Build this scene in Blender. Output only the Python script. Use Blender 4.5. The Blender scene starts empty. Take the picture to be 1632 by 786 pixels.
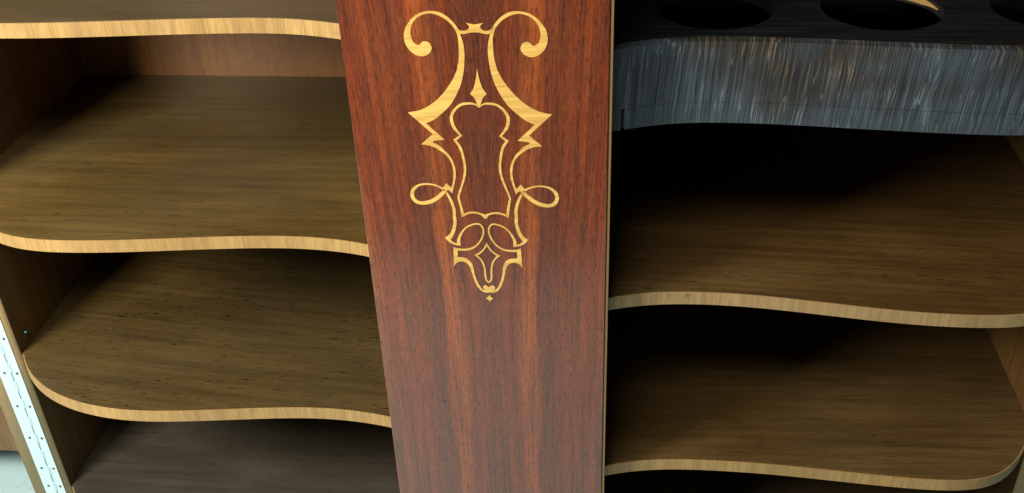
import bpy, bmesh, math, random
from mathutils import Vector, Matrix
random.seed(4)
scene = bpy.context.scene

# ------------------------------------------------------------------ camera
cam_data = bpy.data.cameras.new('camera')
cam = bpy.data.objects.new('camera', cam_data)
scene.collection.objects.link(cam)
cam_data.sensor_fit = 'HORIZONTAL'
cam_data.sensor_width = 36.0
cam_data.lens = 36.72
cam_data.clip_start = 0.01
cam_data.clip_end = 100.0
rot = Matrix(((0.9945145, -0.0266382, 0.1011504), (0.0990840, 0.5497826, -0.8294103), (-0.0335167, 0.8348829, 0.5494062)))
cam.matrix_world = Matrix.Translation((0.11976, -0.79251, 0.58782)) @ rot.to_4x4()
scene.camera = cam

# ------------------------------------------------------------------ world and lamps
world = bpy.data.worlds.new('World'); scene.world = world
world.use_nodes = True
bgn = world.node_tree.nodes['Background']
bgn.inputs[0].default_value = (0.60, 0.82, 1.0, 1)
bgn.inputs[1].default_value = 0.035

def area(name, loc, target, size, power, col):
    l = bpy.data.lights.new(name, 'AREA'); l.shape = 'RECTANGLE'
    l.size, l.size_y = size; l.energy = power; l.color = col
    o = bpy.data.objects.new(name, l); scene.collection.objects.link(o)
    o.location = loc
    o.rotation_euler = (Vector(target) - Vector(loc)).to_track_quat('-Z', 'Y').to_euler()
    return o
area('window_light', (-0.93, -0.68, 0.65), (-0.40, 0.15, 0.0), (0.38, 0.30), 24, (1.0, 0.90, 0.76))
area('skylight', (-0.40, -1.00, 1.50), (-0.18, 0.0, -0.05), (1.0, 0.42), 19, (1.0, 0.93, 0.82))

vs = scene.view_settings
vs.view_transform = 'Standard'; vs.look = 'None'; vs.gamma = 1.0; vs.exposure = 0.0
vs.use_curve_mapping = False

# ------------------------------------------------------------------ helpers
COL = scene.collection
def obj(name, me, mat, parent=None, loc=(0, 0, 0)):
    o = bpy.data.objects.new(name, me); COL.objects.link(o)
    if mat is not None and not me.materials: me.materials.append(mat)
    o.location = loc
    if parent is not None: o.parent = parent
    return o
def empty(name, label, cat, loc=(0, 0, 0), group=None):
    o = bpy.data.objects.new(name, None); COL.objects.link(o); o.location = loc
    o.empty_display_size = 0.05
    o['label'] = label; o['category'] = cat
    if group: o['group'] = group
    return o
def finish(bm, name, bevel=0.0, smooth=False):
    bmesh.ops.recalc_face_normals(bm, faces=bm.faces)
    if bevel:
        es = [e for e in bm.edges if len(e.link_faces) == 2 and e.calc_face_angle(0) > 0.6]
        bmesh.ops.bevel(bm, geom=es, offset=bevel, segments=2, affect='EDGES', profile=0.5)
    for e in bm.edges:
        if len(e.link_faces) == 2 and e.calc_face_angle(0) > 0.6: e.smooth = False
    me = bpy.data.meshes.new(name); bm.to_mesh(me); bm.free()
    if smooth:
        for p in me.polygons: p.use_smooth = True
    return me
def box(name, x0, x1, y0, y1, z0, z1, bevel=0.0):
    bm = bmesh.new()
    bmesh.ops.create_cube(bm, size=1)
    for v in bm.verts:
        v.co = Vector(((x0 + x1) / 2 + v.co.x * (x1 - x0), (y0 + y1) / 2 + v.co.y * (y1 - y0), (z0 + z1) / 2 + v.co.z * (z1 - z0)))
    return finish(bm, name, bevel)
def catmull(pts, n):
    """smooth open polyline through pts (tuples of any length)"""
    if len(pts) < 3: return [tuple(p) for p in pts]
    out = []
    P = [tuple(2 * a - b for a, b in zip(pts[0], pts[1]))] + list(pts) + [tuple(2 * a - b for a, b in zip(pts[-1], pts[-2]))]
    for i in range(1, len(P) - 2):
        for k in range(n):
            t = k / n
            out.append(tuple(0.5 * (2 * b + (c - a) * t + (2 * a - 5 * b + 4 * c - d) * t * t + (3 * b - a - 3 * c + d) * t ** 3)
                             for a, b, c, d in zip(P[i - 1], P[i], P[i + 1], P[i + 2])))
    out.append(tuple(pts[-1])); return out
def smooth_path(pts, dim, n=6, closed=False):
    """split at corner flags, spline each run; pts carry an extra 1 when they are corners"""
    if closed: pts = list(pts) + [pts[0]]
    runs, cur = [], []
    for i, p in enumerate(pts):
        cur.append(tuple(p[:dim]))
        if len(p) > dim and 0 < i < len(pts) - 1:
            runs.append(cur); cur = [tuple(p[:dim])]
    runs.append(cur)
    out = []
    for r in runs:
        s = catmull(r, n)
        if out: s = s[1:]
        out += s
    if closed: out = out[:-1]
    return out
def prism_xy(name, outline, z0, z1, bevel=0.0):
    bm = bmesh.new()
    f = bm.faces.new([bm.verts.new((x, y, z0)) for x, y in outline])
    r = bmesh.ops.extrude_face_region(bm, geom=[f])
    for v in r['geom']:
        if isinstance(v, bmesh.types.BMVert): v.co.z = z1
    return finish(bm, name, bevel)
def wall_ribbon(name, path, thick, z0, z1, u0=0.0):
    """a thin upright strip whose FRONT follows path (x, y); UV u = arc length, v = height"""
    bm = bmesh.new(); uvl = bm.loops.layers.uv.new('UVMap')
    n = len(path); rows = []; s = u0
    for i, (x, y) in enumerate(path):
        a = path[max(i - 1, 0)]; b = path[min(i + 1, n - 1)]
        t = Vector((b[0] - a[0], b[1] - a[1])).normalized()
        nv = Vector((-t.y, t.x))
        if nv.y < 0: nv = -nv
        if i: s += math.hypot(x - path[i - 1][0], y - path[i - 1][1])
        bx, by = x + nv.x * thick, y + nv.y * thick
        rows.append((bm.verts.new((x, y, z0)), bm.verts.new((x, y, z1)), bm.verts.new((bx, by, z1)), bm.verts.new((bx, by, z0)), s))
    for i in range(n - 1):
        A, B = rows[i], rows[i + 1]
        for k in range(4):
            l = (k + 1) % 4
            f = bm.faces.new((A[k], A[l], B[l], B[k]))
            f.smooth = (k == 0)
            hv = {0: (z0, z1), 1: (z1, z1 + thick), 2: (z1, z0), 3: (z0 - thick, z0)}[k]
            for lo, (u, v) in zip(f.loops, ((A[4], hv[0]), (A[4], hv[1]), (B[4], hv[1]), (B[4], hv[0]))): lo[uvl].uv = (u, v)
    bm.faces.new(rows[0][:4]); bm.faces.new(rows[-1][:4])
    return finish(bm, name, 0)

# ------------------------------------------------------------------ materials
class Mat:
    def __init__(s, name):
        s.m = bpy.data.materials.new(name); s.m.use_nodes = True
        s.nt = s.m.node_tree; s.N = s.nt.nodes; s.L = s.nt.links
        s.b = s.N['Principled BSDF']
    def node(s, t, **kw):
        n = s.N.new(t)
        for k, v in kw.items(): setattr(n, k, v)
        return n
    def link(s, a, b): s.L.new(a, b)
    def coords(s, kind='Object'):
        return s.node('ShaderNodeTexCoord').outputs[kind]
    def mapping(s, src, scale, rot=(0, 0, 0), loc=(0, 0, 0)):
        n = s.node('ShaderNodeMapping'); n.inputs['Scale'].default_value = scale; n.inputs['Rotation'].default_value = rot
        n.inputs['Location'].default_value = loc
        s.link(src, n.inputs['Vector']); return n.outputs[0]
    def noise(s, src, scale=1.0, detail=4.0, rough=0.55, dist=0.0):
        n = s.node('ShaderNodeTexNoise'); n.inputs['Scale'].default_value = scale; n.inputs['Detail'].default_value = detail
        n.inputs['Roughness'].default_value = rough; n.inputs['Distortion'].default_value = dist
        s.link(src, n.inputs['Vector']); return n.outputs['Fac']
    def ramp(s, src, stops, interp='LINEAR'):
        n = s.node('ShaderNodeValToRGB'); n.color_ramp.interpolation = interp
        e = n.color_ramp.elements
        while len(e) < len(stops): e.new(0.5)
        for el, (p, c) in zip(e, stops):
            el.position = p; el.color = (c, c, c, 1) if not isinstance(c, tuple) else (*c, 1)
        s.link(src, n.inputs[0]); return n.outputs[0]
    def mix(s, fac, a, b, mode='MIX'):
        n = s.node('ShaderNodeMix', data_type='RGBA', blend_type=mode)
        for sock, v in ((n.inputs[0], fac), (n.inputs[6], a), (n.inputs[7], b)):
            if isinstance(v, (int, float)): sock.default_value = v
            elif isinstance(v, tuple): sock.default_value = (*v, 1)
            else: s.link(v, sock)
        return n.outputs[2]
    def math(s, op, a, b=None, c=None):
        n = s.node('ShaderNodeMath', operation=op)
        for i, v in enumerate((a, b, c)):
            if v is None: continue
            if isinstance(v, (int, float)): n.inputs[i].default_value = v
            else: s.link(v, n.inputs[i])
        return n.outputs[0]
    def sep(s, v):
        n = s.node('ShaderNodeSeparateXYZ'); s.link(v, n.inputs[0]); return n.outputs
    def comb(s, x, y, z):
        n = s.node('ShaderNodeCombineXYZ')
        for i, v in enumerate((x, y, z)):
            if isinstance(v, (int, float)): n.inputs[i].default_value = v
            else: s.link(v, n.inputs[i])
        return n.outputs[0]
    def bump(s, h, strength=0.2, dist=0.0005):
        n = s.node('ShaderNodeBump'); n.inputs['Strength'].default_value = strength; n.inputs['Distance'].default_value = dist
        s.link(h, n.inputs['Height']); s.link(n.outputs[0], s.b.inputs['Normal'])
    def out(s, col, rough, coat=0.0, coat_rough=0.1, spec=0.5, metal=0.0):
        for k, v in (('Base Color', col), ('Roughness', rough), ('Coat Weight', coat), ('Coat Roughness', coat_rough), ('Specular IOR Level', spec), ('Metallic', metal)):
            if isinstance(v, tuple): s.b.inputs[k].default_value = (*v, 1)
            elif isinstance(v, (int, float)): s.b.inputs[k].default_value = v
            else: s.link(v, s.b.inputs[k])
        return s.m

def oak(name, dark, mid, light, along='x', seed=0.0, rough=0.42, coat=0.22, fleck=0.5, slant=0.0):
    """brown oak veneer: soft blotches, faint streaks along the grain, short dark pores in clumps"""
    M = Mat(name); c = M.coords()
    off = (seed, seed * 1.7, seed * 0.6)
    def st(l, w): return {'x': (l, w, w), 'y': (w, l, w), 'z': (w, w, l)}[along]
    rot = {'x': (0, 0, slant), 'y': (0, 0, slant), 'z': (0, slant, 0)}[along]
    r = M.mapping(c, (1, 1, 1), rot, off)
    blot = M.noise(M.mapping(r, st(5, 14)), 1.0, 4, 0.55, 0.6)
    streak = M.noise(M.mapping(r, st(5, 120)), 1.0, 6, 0.65)
    fine = M.noise(M.mapping(r, st(26, 620)), 1.0, 3, 0.6)
    clump = M.noise(M.mapping(r, st(8, 20)), 1.0, 3, 0.55)
    p1 = M.noise(M.mapping(r, st(70, 400)), 1.0, 1, 0.5)
    p2 = M.noise(M.mapping(r, st(110, 620), loc=(3, 1, 2)), 1.0, 1, 0.5)
    hue = M.noise(M.mapping(c, (3.1, 3.1, 3.1), loc=off), 1.0, 3)
    col = M.ramp(blot, [(0.28, tuple(0.6 * a + 0.4 * b for a, b in zip(mid, dark))), (0.5, mid), (0.74, light)])
    col = M.mix(M.ramp(streak, [(0.32, 0.55), (0.55, 0.0)]), col, dark)
    col = M.mix(M.ramp(streak, [(0.56, 0.0), (0.72, 0.35)]), col, light)
    col = M.mix(M.ramp(fine, [(0.34, 0.35), (0.52, 0.0)]), col, dark)
    g = sum(mid) / 3
    col = M.mix(M.ramp(hue, [(0.42, 0.0), (0.62, 0.3)]), col, (g * 1.15, g * 0.98, g * 0.62))
    pm = M.math('MULTIPLY', M.ramp(p1, [(0.27, 1.0), (0.36, 0.0)]), M.ramp(clump, [(0.38, 0.15 * fleck), (0.58, fleck)]))
    pm = M.math('MAXIMUM', pm, M.math('MULTIPLY', M.ramp(p2, [(0.28, 0.5), (0.37, 0.0)]), fleck))
    col = M.mix(pm, col, tuple(v * 0.3 for v in dark))
    M.bump(M.math('SUBTRACT', M.math('MULTIPLY', fine, 0.4), pm), 0.2, 0.0004)
    return M.out(col, M.math('ADD', M.math('MULTIPLY', blot, 0.25), rough - 0.12), coat, 0.22)

def edge_wood(name, base, streak, seed=0.0, knot=None):
    """pale figured edge veneer with fine slanting cross stripes; UV u runs along the edge"""
    M = Mat(name); uv = M.coords('UV'); o = M.coords('Object')
    fine = M.noise(M.mapping(uv, (620, 26, 1), rot=(0, 0, 0.0), loc=(seed, 0, 0)), 1.0, 3, 0.6, 0.4)
    med = M.noise(M.mapping(uv, (110, 10, 1), loc=(seed * 2, 0, 0)), 1.0, 3, 0.6)
    slow = M.noise(M.mapping(uv, (7, 1, 1), loc=(seed * 3, 0, 0)), 1.0, 2)
    col = M.mix(M.ramp(fine, [(0.36, 0.7), (0.56, 0.0)]), base, streak)
    col = M.mix(M.ramp(med, [(0.35, 0.5), (0.6, 0.0)]), col, tuple(v * 0.8 for v in streak))
    col = M.mix(M.ramp(slow, [(0.35, 0.0), (0.7, 0.45)]), col, tuple(v * 0.85 for v in streak))
    wear = M.noise(M.mapping(uv, (26, 60, 1), loc=(seed * 5, 0, 0)), 1.0, 5, 0.7)
    col = M.mix(M.ramp(wear, [(0.62, 0.0), (0.74, 0.5)]), col, tuple(v * 0.45 for v in streak))
    if knot:
        d = M.node('ShaderNodeVectorMath', operation='DISTANCE'); M.link(o, d.inputs[0]); d.inputs[1].default_value = knot
        col = M.mix(M.ramp(d.outputs['Value'], [(0.0015, 0.85), (0.0042, 0.0)]), col, (0.06, 0.03, 0.015))
    return M.out(col, 0.5, 0.0, 0.2)

m_shelf = oak('shelf_oak', (0.042, 0.025, 0.006), (0.118, 0.073, 0.018), (0.172, 0.110, 0.029), 'x', 0.0, fleck=0.6)
m_shelf2 = oak('shelf_oak_flecked', (0.032, 0.019, 0.005), (0.093, 0.060, 0.017), (0.135, 0.088, 0.026), 'x', 3.7, fleck=0.95, slant=0.10)
m_shelf3 = oak('shelf_oak_plain', (0.046, 0.030, 0.013), (0.110, 0.076, 0.033), (0.155, 0.110, 0.054), 'x', 7.9, fleck=0.4)
m_shelf6 = oak('shelf_oak_cool_sheen', (0.030, 0.025, 0.018), (0.064, 0.056, 0.042), (0.092, 0.082, 0.064), 'x', 19.3, fleck=0.5)  # cool sheen on the bottom left shelf, put into a greyer oak colour
m_shelf4 = oak('shelf_oak_warm', (0.044, 0.022, 0.006), (0.125, 0.068, 0.019), (0.180, 0.105, 0.032), 'x', 11.3, fleck=0.6, slant=0.05)
m_shelf5 = oak('shelf_oak_smoky', (0.044, 0.024, 0.007), (0.118, 0.069, 0.021), (0.175, 0.108, 0.036), 'x', 15.1, fleck=0.45, slant=-0.04)
m_side = oak('side_oak', (0.09, 0.042, 0.012), (0.19, 0.098, 0.028), (0.28, 0.155, 0.05), 'z', 1.3)
m_back = oak('back_oak', (0.15, 0.060, 0.014), (0.31, 0.130, 0.032), (0.40, 0.18, 0.048), 'z', 5.1)
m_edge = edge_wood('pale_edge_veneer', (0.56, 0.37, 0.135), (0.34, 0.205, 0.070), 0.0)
m_edge_knot = edge_wood('pale_edge_veneer_with_knot', (0.52, 0.36, 0.165), (0.34, 0.22, 0.088), 4.0, (0.1872, 0.0349, -0.0105))
m_rim = edge_wood('carcass_edge_veneer', (0.66, 0.44, 0.20), (0.50, 0.31, 0.13), 6.0)
m_lip = edge_wood('panel_lipping', (0.36, 0.22, 0.08), (0.22, 0.125, 0.045), 2.0)

def rosewood():
    M = Mat('book_matched_rosewood'); c = M.coords(); x, y, z = M.sep(c)
    ax = M.math('ABSOLUTE', M.math('ADD', x, 0.0))
    u = M.math('SUBTRACT', ax, M.math('MULTIPLY', M.math('MAXIMUM', z, 0.0), 0.045))
    wob = M.noise(M.comb(M.math('MULTIPLY', ax, 14), 0, M.math('MULTIPLY', z, 4)), 1.0, 3)
    u2 = M.math('ADD', u, M.math('MULTIPLY', M.math('SUBTRACT', wob, 0.5), 0.022))
    # fixed colour figure across the half leaf: u in metres -0.07 .. 0.19
    band = M.math('MULTIPLY', M.math('ADD', u2, 0.02), 6.8)
    D1, D2, R1, R2, O1, T1 = (0.115, 0.044, 0.033), (0.165, 0.046, 0.026), (0.235, 0.052, 0.020), (0.29, 0.072, 0.026), (0.54, 0.165, 0.050), (0.46, 0.19, 0.078)
    fig = M.ramp(band, [(0.0, D1), (0.14, D1), (0.19, D2), (0.235, R1), (0.29, D2), (0.345, O1), (0.415, O1), (0.445, D2), (0.51, D1), (0.56, D2), (0.61, R1), (0.67, R2), (0.72, D2), (0.79, R1), (0.85, R2), (0.93, T1), (1.0, T1)])
    drift = M.noise(M.comb(M.math('MULTIPLY', ax, 9), 5.0, M.math('MULTIPLY', z, 3.2)), 1.0, 3)
    fig = M.mix(M.ramp(drift, [(0.42, 0.0), (0.66, 0.55)]), fig, (0.235, 0.064, 0.026))
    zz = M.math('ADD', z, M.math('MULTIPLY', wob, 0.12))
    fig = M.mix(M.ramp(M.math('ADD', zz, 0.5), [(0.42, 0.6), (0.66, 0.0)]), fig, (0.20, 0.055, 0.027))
    gm = M.noise(M.comb(M.math('MULTIPLY', ax, 34), 7.0, M.math('MULTIPLY', z, 7)), 1.0, 4, 0.6)
    fig = M.mix(M.ramp(gm, [(0.50, 0.0), (0.66, 0.6)]), fig, (0.150, 0.072, 0.052))
    streak = M.noise(M.comb(M.math('MULTIPLY', u, 230), 0, M.math('MULTIPLY', z, 6)), 1.0, 6, 0.7, 0.1)
    col = M.mix(M.ramp(streak, [(0.36, 0.7), (0.50, 0.2), (0.62, 0.0)]), fig, (0.065, 0.019, 0.014))
    lines = M.noise(M.comb(M.math('MULTIPLY', u, 520), 2.0, M.math('MULTIPLY', z, 22)), 1.0, 3, 0.6)
    col = M.mix(M.ramp(lines, [(0.36, 0.6), (0.49, 0.0)]), col, (0.050, 0.015, 0.012))
    st2 = M.noise(M.comb(M.math('MULTIPLY', u, 95), 3.3, M.math('MULTIPLY', z, 4)), 1.0, 5, 0.65)
    col = M.mix(M.ramp(st2, [(0.5, 0.0), (0.72, 0.42)]), col, (0.38, 0.105, 0.036))
    pores = M.noise(M.comb(M.math('MULTIPLY', x, 1350), 0, M.math('MULTIPLY', z, 120)), 1.0, 2, 0.5)
    pm = M.ramp(pores, [(0.35, 0.72), (0.47, 0.0)])
    col = M.mix(pm, col, (0.036, 0.013, 0.011))
    lp = M.noise(M.comb(M.math('MULTIPLY', x, 1100), 9.0, M.math('MULTIPLY', z, 95)), 1.0, 2, 0.5)
    col = M.mix(M.ramp(lp, [(0.54, 0.0), (0.68, 0.35)]), col, (0.38, 0.145, 0.066))
    # one small dark bruise low on the left leaf
    dx = M.math('DIVIDE', M.math('SUBTRACT', M.math('ADD', x, M.math('MULTIPLY', M.math('ADD', z, 0.1295), -1.2)), -0.0525), 0.0045)
    dz = M.math('DIVIDE', M.math('ADD', z, 0.1295), 0.0012)
    r2 = M.math('ADD', M.math('MULTIPLY', dx, dx), M.math('MULTIPLY', dz, dz))
    col = M.mix(M.ramp(r2, [(0.5, 0.9), (1.0, 0.0)]), col, (0.012, 0.008, 0.008))
    col = M.mix(1.0, col, (1.03, 0.80, 0.50), 'MULTIPLY')
    M.bump(M.math('MULTIPLY', pm, -1), 0.15, 0.0003)
    M.b.inputs['Coat IOR'].default_value = 1.65
    return M.out(col, 0.38, 0.9, 0.20)
m_rose = rosewood()

def inlay_mat():
    M = Mat('golden_satinwood'); c = M.coords(); x, y, z = M.sep(c)
    sh = M.noise(M.comb(M.math('MULTIPLY', x, 9), 0, M.math('MULTIPLY', M.math('ADD', z, M.math('MULTIPLY', x, -0.12)), 190)), 1.0, 2)
    fine = M.noise(M.comb(M.math('MULTIPLY', x, 30), 0, M.math('MULTIPLY', z, 650)), 1.0, 2)
    col = M.mix(M.ramp(sh, [(0.4, 0.65), (0.62, 0.0)]), (0.93, 0.61, 0.17), (0.62, 0.37, 0.085))
    col = M.mix(M.ramp(fine, [(0.36, 0.3), (0.5, 0.0)]), col, (0.42, 0.22, 0.06))
    return M.out(col, 0.35, 0.6, 0.2)
m_inlay = inlay_mat()

def ebony(name, uvbased):
    M = Mat(name)
    if uvbased:
        uv = M.coords('UV')
        sk = M.node('ShaderNodeVectorMath', operation='ADD'); M.link(uv, sk.inputs[0])
        ux, uy, _ = M.sep(uv)
        M.link(M.comb(M.math('MULTIPLY', uy, -0.07), 0, 0), sk.inputs[1])
        p = sk.outputs[0]
        wob = M.noise(M.mapping(p, (30, 60, 1), loc=(1, 4, 0)), 1.0, 3)
        pv = M.node('ShaderNodeVectorMath', operation='ADD'); M.link(p, pv.inputs[0])
        M.link(M.comb(M.math('MULTIPLY', M.math('SUBTRACT', wob, 0.5), 0.0016), 0, 0), pv.inputs[1])
        p2 = pv.outputs[0]
        hatch = M.noise(M.mapping(p2, (820, 12, 1)), 1.0, 3, 0.6)
        flame = M.noise(M.mapping(p2, (170, 8, 1), loc=(5, 0, 0)), 1.0, 2, 0.5)
        zone = M.noise(M.mapping(p, (7.5, 9, 1), loc=(9.4, 1, 0)), 1.0, 3)
        amt = M.noise(M.mapping(p, (18, 26, 1), loc=(2, 3, 0)), 1.0, 3)
        cool, warm = (0.068, 0.090, 0.110), (0.042, 0.041, 0.038)  # cool holds the blue sky reflection, painted over the stain in soft zones
        base = M.mix(M.ramp(zone, [(0.42, 0.0), (0.58, 1.0)]), cool, warm)
        base = M.mix(M.ramp(hatch, [(0.34, 0.8), (0.55, 0.0)]), base, (0.010, 0.011, 0.013))
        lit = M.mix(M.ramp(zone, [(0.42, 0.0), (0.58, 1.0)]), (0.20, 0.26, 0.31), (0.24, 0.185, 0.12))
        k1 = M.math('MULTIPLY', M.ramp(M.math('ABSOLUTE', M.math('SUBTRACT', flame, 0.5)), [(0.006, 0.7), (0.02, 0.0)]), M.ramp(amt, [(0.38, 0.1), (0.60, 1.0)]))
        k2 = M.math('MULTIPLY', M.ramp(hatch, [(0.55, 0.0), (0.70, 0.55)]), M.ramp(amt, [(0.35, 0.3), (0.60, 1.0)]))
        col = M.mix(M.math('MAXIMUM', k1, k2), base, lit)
        M.bump(hatch, 0.12, 0.0003)
        return M.out(col, 0.34, 0.5, 0.28)
    c = M.coords()
    g = M.noise(M.mapping(c, (12, 260, 260)), 1.0, 4, 0.6)
    sp = M.noise(M.mapping(c, (30, 120, 120)), 1.0, 3, 0.6)
    col = M.mix(M.ramp(g, [(0.4, 0.0), (0.7, 1.0)]), (0.004, 0.005, 0.007), (0.015, 0.018, 0.023))
    col = M.mix(M.ramp(sp, [(0.68, 0.0), (0.78, 0.4)]), col, (0.07, 0.055, 0.035))
    M.bump(g, 0.3, 0.0003)
    return M.out(col, 0.45, 0.25, 0.3)
m_ebf = ebony('black_stained_front', True)
m_ebt = ebony('black_stained_top', False)

def metal():
    M = Mat('plated_hinge_metal'); c = M.coords()
    n = M.noise(M.mapping(c, (60, 60, 12)), 1.0, 3)
    return M.out((0.66, 0.87, 0.95), M.math('ADD', M.math('MULTIPLY', n, 0.2), 0.36), 0, 0.1, 0.5, 0.2)
m_metal = metal()
M = Mat('dark_screw_slot'); n_ = M.noise(M.coords(), 900.0, 2); m_screw = M.out(M.mix(n_, (0.06, 0.06, 0.055), (0.13, 0.12, 0.11)), 0.5, 0, 0.1, 0.5, 0.4)
M = Mat('blued_pin_metal'); n_ = M.noise(M.coords(), 500.0, 2); m_pin = M.out(M.mix(n_, (0.05, 0.12, 0.16), (0.12, 0.28, 0.36)), 0.3, 0, 0.1, 0.5, 0.8)
def floor_mat():
    M = Mat('pale_floor'); c = M.coords()
    a = M.noise(M.mapping(c, (5, 5, 5)), 1.0, 5, 0.6)
    b = M.noise(M.mapping(c, (70, 70, 70)), 1.0, 3)
    col = M.mix(M.ramp(a, [(0.35, 0.0), (0.65, 1.0)]), (0.44, 0.68, 0.74), (0.56, 0.80, 0.86))
    col = M.mix(M.ramp(b, [(0.28, 0.5), (0.4, 0.0)]), col, (0.28, 0.34, 0.34))
    return M.out(col, 0.5, 0, 0.1)
m_floor = floor_mat()
INLAY = {  # millimetres on the panel face: polygon points x, z (, 1 = corner); ribbon points x, z, width (, 1 = corner)
 'scroll': [(13.3,272.1,1), (16.8,277.5), (20.8,281.9), (26.1,285.6), (30.6,287.1), (35.1,287.5), (40.2,286.9), (45.9,284.7), (50.9,281.1), (55.3,275.7), (57.8,271), (58.8,264.9), (58.3,260.2), (56.2,255.3), (52.9,251.5), (49,249.2), (45,248.5), (41.2,249.5), (38.3,251.7), (36.6,255.2), (37,257.9), (38.5,260.4), (41.5,261.6), (44,260.9), (45.9,258.9,1), (47.3,258.2), (49.5,259.1), (51.5,261.1), (52.7,264.9), (53,269), (52.1,273.7), (49.9,278.1), (46.5,281.7), (42.1,284.2), (37.6,285.3), (34.4,285.3), (30.6,284.4), (26.7,282.6), (22.7,279.9), (19.3,276.5), (16.9,273.2), (15.3,269.4), (14.3,265.3), (14.1,259.1), (14.3,252.2), (14.9,245.3), (16.5,238.6), (16.7,237), (21.3,227.4), (28,217.7), (35.8,209.1), (43.7,203.1), (51.7,199.1), (61.5,197.1,1), (41.5,176.9,1), (52.6,166.8,1), (45.9,165.8), (39.6,163.3), (37.2,161.5), (33.3,158.4), (29.7,154), (27.2,148.3), (26.1,141.3), (26.4,134.3), (27.4,129), (29,123.8,1), (33.2,128.4,1), (36.9,123.1,1), (33.5,119.8,1), (32.2,121.8), (29.7,119.6), (28.6,117.8,1), (27.5,121.8), (25.8,128.1), (24.5,134.2), (24,140.4), (24.6,146.5), (26.6,152.7), (29.5,157.9), (31.8,160.3), (36.6,165.6), (42.7,169.2,1), (39.8,170.6), (31.6,171.6,1), (46.9,187.3,1), (40.3,190.2), (33.3,195.7), (25.5,203.4), (19.7,212.2), (14.2,224.1), (11.2,235.9), (10.1,244.5), (9.7,251.5), (9.9,257.7), (10.9,263.2), (12.4,268.4,1)],
 'bridge': [(14.7,274,1), (13.3,272.1), (11.3,271.1), (8.7,270.9), (6.2,271.7), (4.5,273.8), (4.9,275.5), (7,277.6,1), (4.5,277), (1.6,276.4), (1.2,269.6), (4.1,269.4), (7.3,268.5), (9.9,268.2), (12.6,268.4,1)],
 'loop': [(34.7,121.3,2.65), (39.3,124.3,1.71), (44,126.2,1.55), (49.8,127.1,1.55), (55.2,126.6,1.7), (59.8,124.6,2.32), (63.6,120.8,3.1), (64.9,116.1,3.41), (64.2,112,3.42), (61.7,108.8,3.43), (58,107.4,3.28), (53.3,107.6,3.6), (48.3,109.1,3.76), (43.3,112.3,3.6), (38.3,116.7,3.44), (34.5,121.3,3.12)],
 'strap': [(33.5,118.4,2.03), (31.2,113.3,2.35), (29.3,107.8,2.67), (28,101,2.84), (28.1,93.6,3.01), (27.9,88.4,3.01), (29.5,80.3,3.26), (32.1,73.9,3.5), (36,69.3,5.14)],
 'foot': [(36.7,71.3,3.03), (34,67.3,2.57), (29.7,64.4,1.88), (24.3,63.2,1.65)],
 'oval': [(25.9,62.9,3.29), (25.8,68.5,2.81), (24.2,73.3,2.34), (21.2,78.7,1.52), (16.7,83.3,1.4), (10.4,86.2,1.4), (5.8,86.2,1.4), (3.1,83.2,1.4), (2.4,78.1,1.41), (4,71.9,1.41), (7.8,65.1,1.41), (12.9,60.4,1.65), (19.9,58.1,1.89), (29.9,58.4,2.12)],
 'bracket': [(27.2,59,1), (31.2,60.9,1), (32,39.3,1), (29.5,43.2), (25.9,44.9), (22.4,44.8), (19.3,42.8), (16.8,38.4), (15.3,31.2), (13.2,22.3), (9.9,14.8), (6.1,11), (1.8,10.4,1), (0.7,12.7,1), (4.7,12.9), (8.1,16.3), (10.8,23), (12.9,31.1), (13.8,38.3), (15.2,43.4), (18.3,47.4), (21.9,49.2), (27.6,49.7,1), (27.6,57,1)],
 'cart': [(-0.5,203.3,1.22), (4.1,205.9,1.22), (9.4,206.3,1.83), (14.9,205.3,2.03), (20.1,201.3,2.23), (23.7,195.6,2.65), (24.3,190,2.86), (22.5,183.7,2.67), (18.9,178.3,1.86), (17.1,176,1.65,1), (22.7,171.5,2.07,1), (19.2,165.9,2.29), (17.3,160,2.5), (16.2,153.3,2.15), (15.5,147.2,2.16), (15.6,141.1,2.17), (16.9,134.1,2.02), (19.1,127,1.87), (21.5,119.9,1.88), (23.2,114.1,1.88,1), (22.2,109,2.05), (21,101.7,2.37), (20.3,95.4,2.38,1), (16.4,97.3,1.59), (12.5,98.4,1.59), (7.8,98.3,1.59), (3.3,96.9,1.75), (-0.8,94.8,3.19)],
 'spear': [(-0.1,238.9,1), (1.4,229.3), (3.5,221.2), (7,215.1,1), (3.5,211.4), (1.4,205.8), (-0.5,202.5,1)],
 'loz': [(-0.2,64.8,1.65,1), (2.5,60,1.42), (6.5,55.2,1.42), (10.7,52.4,1.42,1), (7.1,48.9,1.43), (4.4,43.8,1.55), (3.1,36.5,1.68), (2.9,29.3,1.81), (2.1,24.6,1.45), (0.3,22.1,1.33)],
 'knot': [(0,16.2,1), (2.2,17.9), (4.6,18), (5.7,16.2), (4.8,13.9), (3.1,13.1,1), (4.3,11.7), (4.9,10.5), (1.2,10.4), (-0.2,10.9,1)],
 'drop': [(-0.1,10.3,1), (0.8,6), (3.4,3.3,1), (0.8,1.1), (-0.3,-1.7,1)],
}

# ------------------------------------------------------------------ setting
FLOOR = -0.500
f = obj('floor', box('floor', -2.0, 2.0, -0.80, 1.2, FLOOR - 0.05, FLOOR), m_floor); f['kind'] = 'structure'

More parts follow.
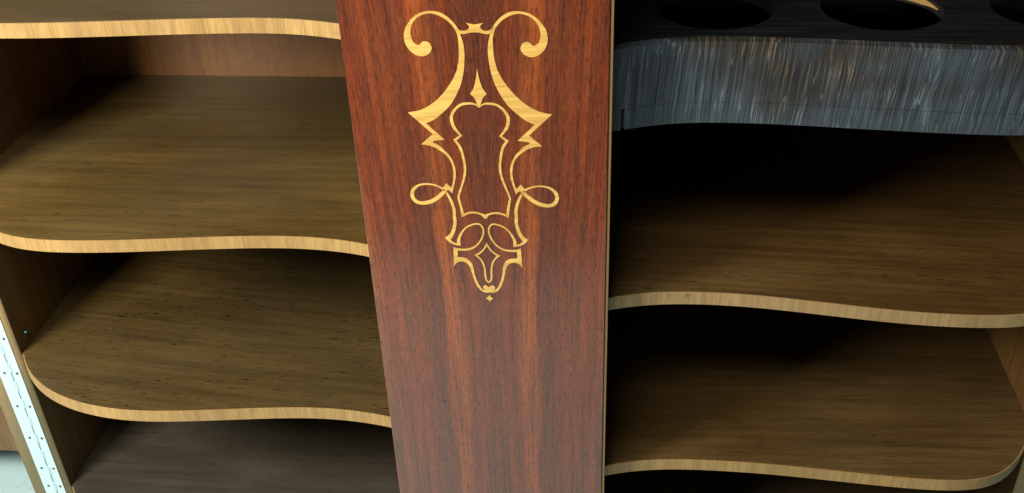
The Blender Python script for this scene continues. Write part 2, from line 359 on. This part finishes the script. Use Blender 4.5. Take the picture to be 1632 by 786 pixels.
# ------------------------------------------------------------------ cabinet carcass
XW, YS, YB, ZT, ZB = 0.5757, 0.0996, 0.4035, 0.490, -0.420
cab = empty('cabinet', 'open rosewood cocktail cabinet with serpentine oak shelves and inlaid centre panel', 'cabinet', (0, 0.2, FLOOR))
def part(name, me, mat, parent=cab):
    """meshes are written in scene coordinates; keep them there under their parent"""
    base = Vector((0, 0, 0)); p = parent
    while p is not None: base += p.location; p = p.parent
    return obj(name, me, mat, parent, -base)
for s in (-1, 1):
    a, b = sorted((s * XW, s * 0.5950))
    sp = part('side_panel', box('side_panel', a, b, YS + 0.0015, YB + 0.014, ZB, ZT), m_side)
    # pale front edge of the side
    path = [(a, YS), (b, YS)]
    part('edge_band', wall_ribbon('edge_band', path, 0.0013, ZB, ZT), m_rim, sp)
part('back_panel', box('back_panel', -XW + 0.0005, XW - 0.0005, YB, YB + 0.012, ZB, ZT), m_back)
part('top_panel', box('top_panel', -0.597, 0.597, 0.03, YB + 0.016, ZT + 0.0005, ZT + 0.02), m_side)
part('plinth', box('plinth', -0.56, 0.56, 0.07, YB - 0.01, FLOOR + 0.0005, ZB - 0.0005), m_side)
for s in (-1, 1):
    a, b = sorted((s * 0.0850, s * 0.1030))
    part('divider', box('divider', a, b, 0.0175, YB - 0.0005, ZB, ZT), m_side)

# ------------------------------------------------------------------ shelves
CORNER = [(0.5265, 0.0440), (0.5500, 0.0660), (0.5650, 0.0850), (0.5720, 0.0985)]
def relax(p, n):
    for _ in range(n):
        p = [p[0]] + [tuple(0.25 * a + 0.5 * b + 0.25 * c for a, b, c in zip(p[i - 1], p[i], p[i + 1])) for i in range(1, len(p) - 1)] + [p[-1]]
    return p
def front_curve(pts, side):
    """pts: |x|, y along the serpentine front from the divider outwards"""
    p = [(0.1035, pts[0][1] - 0.005)] + [q for q in pts if q[0] > 0.108]
    p = relax(catmull([tuple(q) for q in p], 7), 60)
    return [(side * x, y) for x, y in p]
SH = {
 'A': (-1, 0.2685, 0.0138, [(0.1169, 0.0195), (0.1527, 0.0304), (0.1813, 0.0340), (0.2517, 0.0297), (0.3057, 0.0241), (0.3598, 0.0185), (0.4149, 0.0150), (0.4600, 0.0165), (0.4978, 0.0265)] + CORNER, m_shelf3),
 'B': (-1, 0.0468, 0.0138, [(0.1179, 0.0208), (0.1481, 0.0293), (0.1925, 0.0328), (0.2358, 0.0307), (0.2968, 0.0244), (0.3571, 0.0159), (0.4193, 0.0118), (0.4600, 0.0120), (0.4978, 0.0230)] + CORNER, m_shelf),
 'C': (-1, -0.1735, 0.0150, [(0.1186, 0.0212), (0.1623, 0.0293), (0.2043, 0.0307), (0.2522, 0.0267), (0.3131, 0.0189), (0.3674, 0.0125), (0.4094, 0.0109), (0.4548, 0.0161), (0.4978, 0.0299), (0.5296, 0.0492), (0.5546, 0.0718), (0.5660, 0.0881), (0.5725, 0.0985)], m_shelf2),
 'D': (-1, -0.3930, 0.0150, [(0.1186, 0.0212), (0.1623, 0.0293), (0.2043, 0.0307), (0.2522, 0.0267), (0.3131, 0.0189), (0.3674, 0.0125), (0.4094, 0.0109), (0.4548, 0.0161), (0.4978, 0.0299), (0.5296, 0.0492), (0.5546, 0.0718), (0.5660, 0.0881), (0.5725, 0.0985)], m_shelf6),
 'RB': (1, -0.0063, 0.0143, [(0.1143, 0.0208), (0.1478, 0.0307), (0.1838, 0.0347), (0.2372, 0.0334), (0.2778, 0.0285), (0.3344, 0.0196), (0.3894, 0.0114), (0.4338, 0.0095), (0.4800, 0.0105), (0.5100, 0.0165), (0.5320, 0.0320), (0.5530, 0.0600), (0.5660, 0.0830), (0.5725, 0.0985)], m_shelf4),
 'RC': (1, -0.2275, 0.0145, [(0.1124, 0.0178), (0.1358, 0.0250), (0.1694, 0.0309), (0.2029, 0.0331), (0.2692, 0.0328), (0.3341, 0.0279), (0.3974, 0.0212), (0.4600, 0.0174), (0.4983, 0.0200), (0.5265, 0.0316), (0.5465, 0.0530), (0.5640, 0.0800), (0.5725, 0.0985)], m_shelf5),
 'RD': (1, -0.4040, 0.0150, [(0.1124, 0.0178), (0.1358, 0.0250), (0.1694, 0.0309), (0.2029, 0.0331), (0.2692, 0.0328), (0.3341, 0.0279), (0.3974, 0.0212), (0.4600, 0.0174), (0.4983, 0.0200), (0.5265, 0.0316), (0.5465, 0.0530), (0.5640, 0.0800), (0.5725, 0.0985)], m_shelf3),
}
for key, (side, z, th, pts, mat) in SH.items():
    fc = front_curve(pts, side)
    BAND = 0.0012
    inner = []
    for i, (x, y) in enumerate(fc):                                   # board front sits just behind the band
        a = fc[max(i - 1, 0)]; b = fc[min(i + 1, len(fc) - 1)]
        t = Vector((b[0] - a[0], b[1] - a[1])).normalized(); nv = Vector((-t.y, t.x))
        if nv.y < 0: nv = -nv
        inner.append((x + nv.x * BAND, y + nv.y * BAND))
    out = inner + [(side * (XW - 0.0004), YS + 0.0005), (side * (XW - 0.0004), YB - 0.0006), (side * 0.1035, YB - 0.0006)]
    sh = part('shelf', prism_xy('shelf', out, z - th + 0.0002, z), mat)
    part('edge_band', wall_ribbon('edge_band', fc, BAND, z - th, z - 0.0002), m_edge_knot if key == 'RB' else m_edge, sh)
# blued shelf pin standing in the left side
bm = bmesh.new()
bmesh.ops.create_cone(bm, cap_ends=True, segments=20, radius1=0.0032, radius2=0.0024, depth=0.0022, matrix=Matrix.Translation((-XW + 0.0010, 0.1212, -0.1577)) @ Matrix.Rotation(math.pi / 2, 4, 'Y'))
part('shelf_pin', finish(bm, 'shelf_pin'), m_pin)

# ------------------------------------------------------------------ centre panel and marquetry
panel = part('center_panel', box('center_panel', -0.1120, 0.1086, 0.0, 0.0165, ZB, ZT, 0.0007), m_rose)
panel['label'] = 'flat rosewood panel with golden inlaid scrollwork'
part('lipping', box('lipping', 0.1091, 0.1117, 0.0012, 0.0165, ZB, ZT, 0.0004), m_lip, panel)

lift = [0.00012]
def next_lift():
    lift[0] += 0.00003; return lift[0]
def inlay_mesh(outlines, bm=None):
    """each outline: closed list of x, z in mm -> thin plate let into the panel face"""
    if bm is None: bm = bmesh.new()
    for ol in outlines:
        y = -next_lift()
        f = bm.faces.new([bm.verts.new((x / 1000, y, z / 1000)) for x, z in ol])
        r = bmesh.ops.extrude_face_region(bm, geom=[f])
        for v in r['geom']:
            if isinstance(v, bmesh.types.BMVert): v.co.y = 0.0006
    return bm
def ribbon_mesh(bm, path, closed=False):
    """path: x, z, width in mm"""
    if bm is None: bm = bmesh.new()
    y0 = -next_lift(); y1 = 0.0006
    n = len(path); rows = []
    for i, (x, z, w) in enumerate(path):
        p = Vector(path[i][:2])
        a = Vector(path[(i - 1) % n][:2]) if (i or closed) else p
        b = Vector(path[(i + 1) % n][:2]) if (i < n - 1 or closed) else p
        d1 = (p - a).normalized() if (p - a).length > 1e-6 else (b - p).normalized()
        d2 = (b - p).normalized() if (b - p).length > 1e-6 else d1
        t = d1 + d2
        t = t.normalized() if t.length > 1e-4 else d1
        nv = Vector((-t.y, t.x))
        k = min(1.0 / max(abs(nv.dot(Vector((-d1.y, d1.x)))), 0.3), 2.6)
        o = nv * (w * 0.5 * k)
        rows.append([bm.verts.new(((p.x + sx * o.x) / 1000, yy, (p.y + sx * o.y) / 1000)) for sx, yy in ((1, y0), (-1, y0), (-1, y1), (1, y1))])
    for i in range(n if closed else n - 1):
        A, B = rows[i], rows[(i + 1) % n]
        for q in range(4): bm.faces.new((A[q], A[(q + 1) % 4], B[(q + 1) % 4], B[q]))
    if not closed:
        bm.faces.new(rows[0]); bm.faces.new(rows[-1])
    return bm
mir = lambda l: [(-p[0],) + tuple(p[1:]) for p in l]
def put(name, bm): return part(name, finish(bm, name), m_inlay, panel)
G = INLAY
for s in (0, 1):
    T = mir if s else (lambda l: l)
    put('inlay_scroll', inlay_mesh([T(smooth_path(G['scroll'], 2, 6, True))]))
    put('inlay_side_loop', ribbon_mesh(None, T(smooth_path(G['loop'], 3, 6))))
    bm = ribbon_mesh(None, T(smooth_path(G['strap'], 3, 6)))
    ribbon_mesh(bm, T(smooth_path(G['foot'], 3, 6)))
    ribbon_mesh(bm, T(smooth_path(G['oval'], 3, 6)))
    put('inlay_strap', bm)
    put('inlay_bracket', inlay_mesh([T(smooth_path(G['bracket'], 2, 6, True))]))
def sym(half, n=6):
    """closed outline from a right half that starts and ends on the axis"""
    h = smooth_path(half, 2, n)
    h = [(0.0, h[0][1])] + h[1:-1] + [(0.0, h[-1][1])]
    return h + mir(h[1:-1])[::-1]
b = G['bridge']
top = smooth_path(b[:9], 2, 6)
bot = smooth_path(b[11:], 2, 6)
put('inlay_bridge', inlay_mesh([top + [(0.0, 276.1)] + mir(top)[::-1] + mir(bot)[::-1] + [(0.0, 269.7)] + bot]))
put('inlay_spearhead', inlay_mesh([sym(G['spear'])]))
c = [list(p) for p in G['cart']]; c[0][0] = 0.0; c[-1][0] = 0.0
h = smooth_path(c, 3, 6)
bm = ribbon_mesh(None, h + mir(h[1:-1])[::-1], True)
inlay_mesh([[(-4.2, 89.4 + 8.2), (0, 89.4 + 6.9), (4.2, 89.4 + 8.2), (2.0, 93.8), (0, 92.1), (-2.0, 93.8)]], bm)
put('inlay_cartouche', bm)
l = [list(p) for p in G['loz']]; l[0][0] = 0.0; l[-1][0] = 0.0
h = smooth_path(l, 3, 6)
put('inlay_lozenge', ribbon_mesh(None, h + mir(h[1:-1])[::-1], True))
put('inlay_knot', inlay_mesh([sym(G['knot'])]))
put('inlay_drop', inlay_mesh([sym(G['drop'])]))

# ------------------------------------------------------------------ piano hinge and open door on the left
KX, KY = -0.5953, YS - 0.0004
hinge = part('hinge', box('hinge', KX - 0.0008, KX + 0.0008, KY + 0.0010, KY + 0.0016, -0.415, ZT - 0.005), m_screw)
part('leaf', box('leaf', KX + 0.0016, -0.5843, KY - 0.0008, KY + 0.0003, -0.415, ZT - 0.005, 0.0002), m_metal, hinge)
part('leaf', box('leaf', -0.6118, KX - 0.0016, KY - 0.0008, KY + 0.0003, -0.415, ZT - 0.005, 0.0002), m_metal, hinge)
kn = None; z = -0.4145; i = 0
while z < ZT - 0.02:
    dy = 0.0 if i % 2 else 0.0011
    if kn is None:
        bm = bmesh.new()
        bmesh.ops.create_cone(bm, cap_ends=True, segments=14, radius1=0.0013, radius2=0.0013, depth=0.0138)
        kn = finish(bm, 'knuckle'); kn.materials.append(m_metal)
        for p in kn.polygons: p.use_smooth = len(p.vertices) == 4
    o = part('knuckle', kn, None, hinge); o.location += Vector((KX, KY + dy, z + 0.007))
    z += 0.0142; i += 1
sc = None
zs = [-0.3925 + 0.0] + [-0.3606 + 0.0526 * k for k in range(16)]
for z in zs:
    for x in (-0.6047, -0.5887):
        if sc is None:
            bm = bmesh.new()
            bmesh.ops.create_cone(bm, cap_ends=True, segments=16, radius1=0.0019, radius2=0.0014, depth=0.0008, matrix=Matrix.Rotation(math.pi / 2, 4, 'X'))
            sc = finish(bm, 'screw'); sc.materials.append(m_screw)
        o = part('screw', sc, None, hinge); o.location += Vector((x, KY - 0.0010, z))
inn = catmull([(-0.6282, 0.1010), (-0.6290, 0.1200), (-0.6340, 0.1450), (-0.6480, 0.1660), (-0.6750, 0.1780), (-0.7200, 0.1830), (-0.8200, 0.1760), (-0.9200, 0.1620), (-1.0000, 0.1590), (-1.0700, 0.1740)], 7)
outl = catmull([(-0.5975, 0.1010), (-0.5985, 0.1400), (-0.6080, 0.1800), (-0.6400, 0.2000), (-0.6900, 0.2080), (-0.7400, 0.2090), (-0.8200, 0.2020), (-0.9200, 0.1880), (-1.0000, 0.1850), (-1.0700, 0.2000)], 7)
door = part('door', prism_xy('door', inn + outl[::-1], -0.4195, ZT - 0.001), m_side)
door['label'] = 'curved cabinet door swung fully open on a long bright hinge'
part('edge_band', wall_ribbon('edge_band', [(-0.6282, 0.0998), (-0.5975, 0.0998)], 0.0011, -0.4195, ZT - 0.001), m_rim, door)

# ------------------------------------------------------------------ black bottle rack in the right bay
RT, RZ0, RZS = 0.2456, 0.1700, 0.1897
rack = empty('bottle_rack', 'black stained bottle rack with round holes and deep serpentine front beside centre panel', 'bottle rack', (0.34, 0.2, RZ0))
rp = relax(catmull([(0.1045, 0.0212), (0.1153, 0.0240), (0.1490, 0.0379), (0.1908, 0.0441), (0.2524, 0.0425), (0.3267, 0.0345), (0.3752, 0.0302), (0.4382, 0.0263), (0.4900, 0.0290), (0.5265, 0.0440), (0.5500, 0.0660), (0.5650, 0.0850), (0.5740, 0.1000)], 8), 40)
part('front_board', wall_ribbon('front_board', rp, 0.011, RZS + 0.0002, RT), m_ebf, rack)
lo = [p for p in rp if p[0] > 0.1196]
u_lo = sum(math.dist(a, b) for a, b in zip(rp, rp[1:]) if b[0] <= lo[0][0])
part('lower_rail', wall_ribbon('lower_rail', [(x, y + 0.0001) for x, y in lo], 0.011, RZ0, RZS - 0.0002, u_lo), m_ebf, rack)
st = [p for p in rp if p[0] < 0.1196]
part('end_block', wall_ribbon('end_block', st, 0.011, RZ0, RZS - 0.0001), m_ebf, rack)
# top board with two rows of round holes
cu = bpy.data.curves.new('top_board', 'CURVE'); cu.dimensions = '2D'; cu.fill_mode = 'BOTH'; cu.extrude = 0.005
def spl(pts):
    s = cu.splines.new('POLY'); s.points.add(len(pts) - 1); s.use_cyclic_u = True
    for q, (x, y) in zip(s.points, pts): q.co = (x, y, 0, 1)
back = [(x, y + 0.0118) for x, y in rp if x < 0.52]
spl(back + [(0.560, 0.105), (XW - 0.0008, 0.115), (XW - 0.0008, YB - 0.001), (0.1045, YB - 0.001)])
for row in (0.1235, 0.285):
    for hx in (0.1997, 0.3460, 0.4923):
        spl([(hx + 0.0524 * math.cos(2 * math.pi * k / 56), row + 0.0524 * math.sin(2 * math.pi * k / 56)) for k in range(56)])
co = bpy.data.objects.new('tmp', cu); COL.objects.link(co)
me = bpy.data.meshes.new_from_object(co.evaluated_get(bpy.context.evaluated_depsgraph_get()))
bpy.data.objects.remove(co)
me.materials.clear()
for v in me.vertices: v.co.z += RT - 0.0058
part('top_board', me, m_ebt, rack)
part('base_board', box('base_board', 0.1050, XW - 0.001, 0.060, YB - 0.001, RZ0 + 0.0005, RZ0 + 0.0065), m_ebt, rack)
# light on the second hole's raw wood rim, modelled as a pale strip
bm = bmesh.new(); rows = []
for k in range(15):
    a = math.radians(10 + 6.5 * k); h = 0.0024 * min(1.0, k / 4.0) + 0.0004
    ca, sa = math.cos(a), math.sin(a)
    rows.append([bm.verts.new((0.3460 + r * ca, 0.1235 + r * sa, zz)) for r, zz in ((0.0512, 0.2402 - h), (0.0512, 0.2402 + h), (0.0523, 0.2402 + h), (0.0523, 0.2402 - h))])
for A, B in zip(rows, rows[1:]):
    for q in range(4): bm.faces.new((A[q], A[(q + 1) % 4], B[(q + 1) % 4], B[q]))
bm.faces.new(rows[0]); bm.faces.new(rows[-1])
rim = part('lit_rim', finish(bm, 'lit_rim'), m_edge, rack)
rim['label'] = 'pale strip for light catching the bare wood rim of one hole'
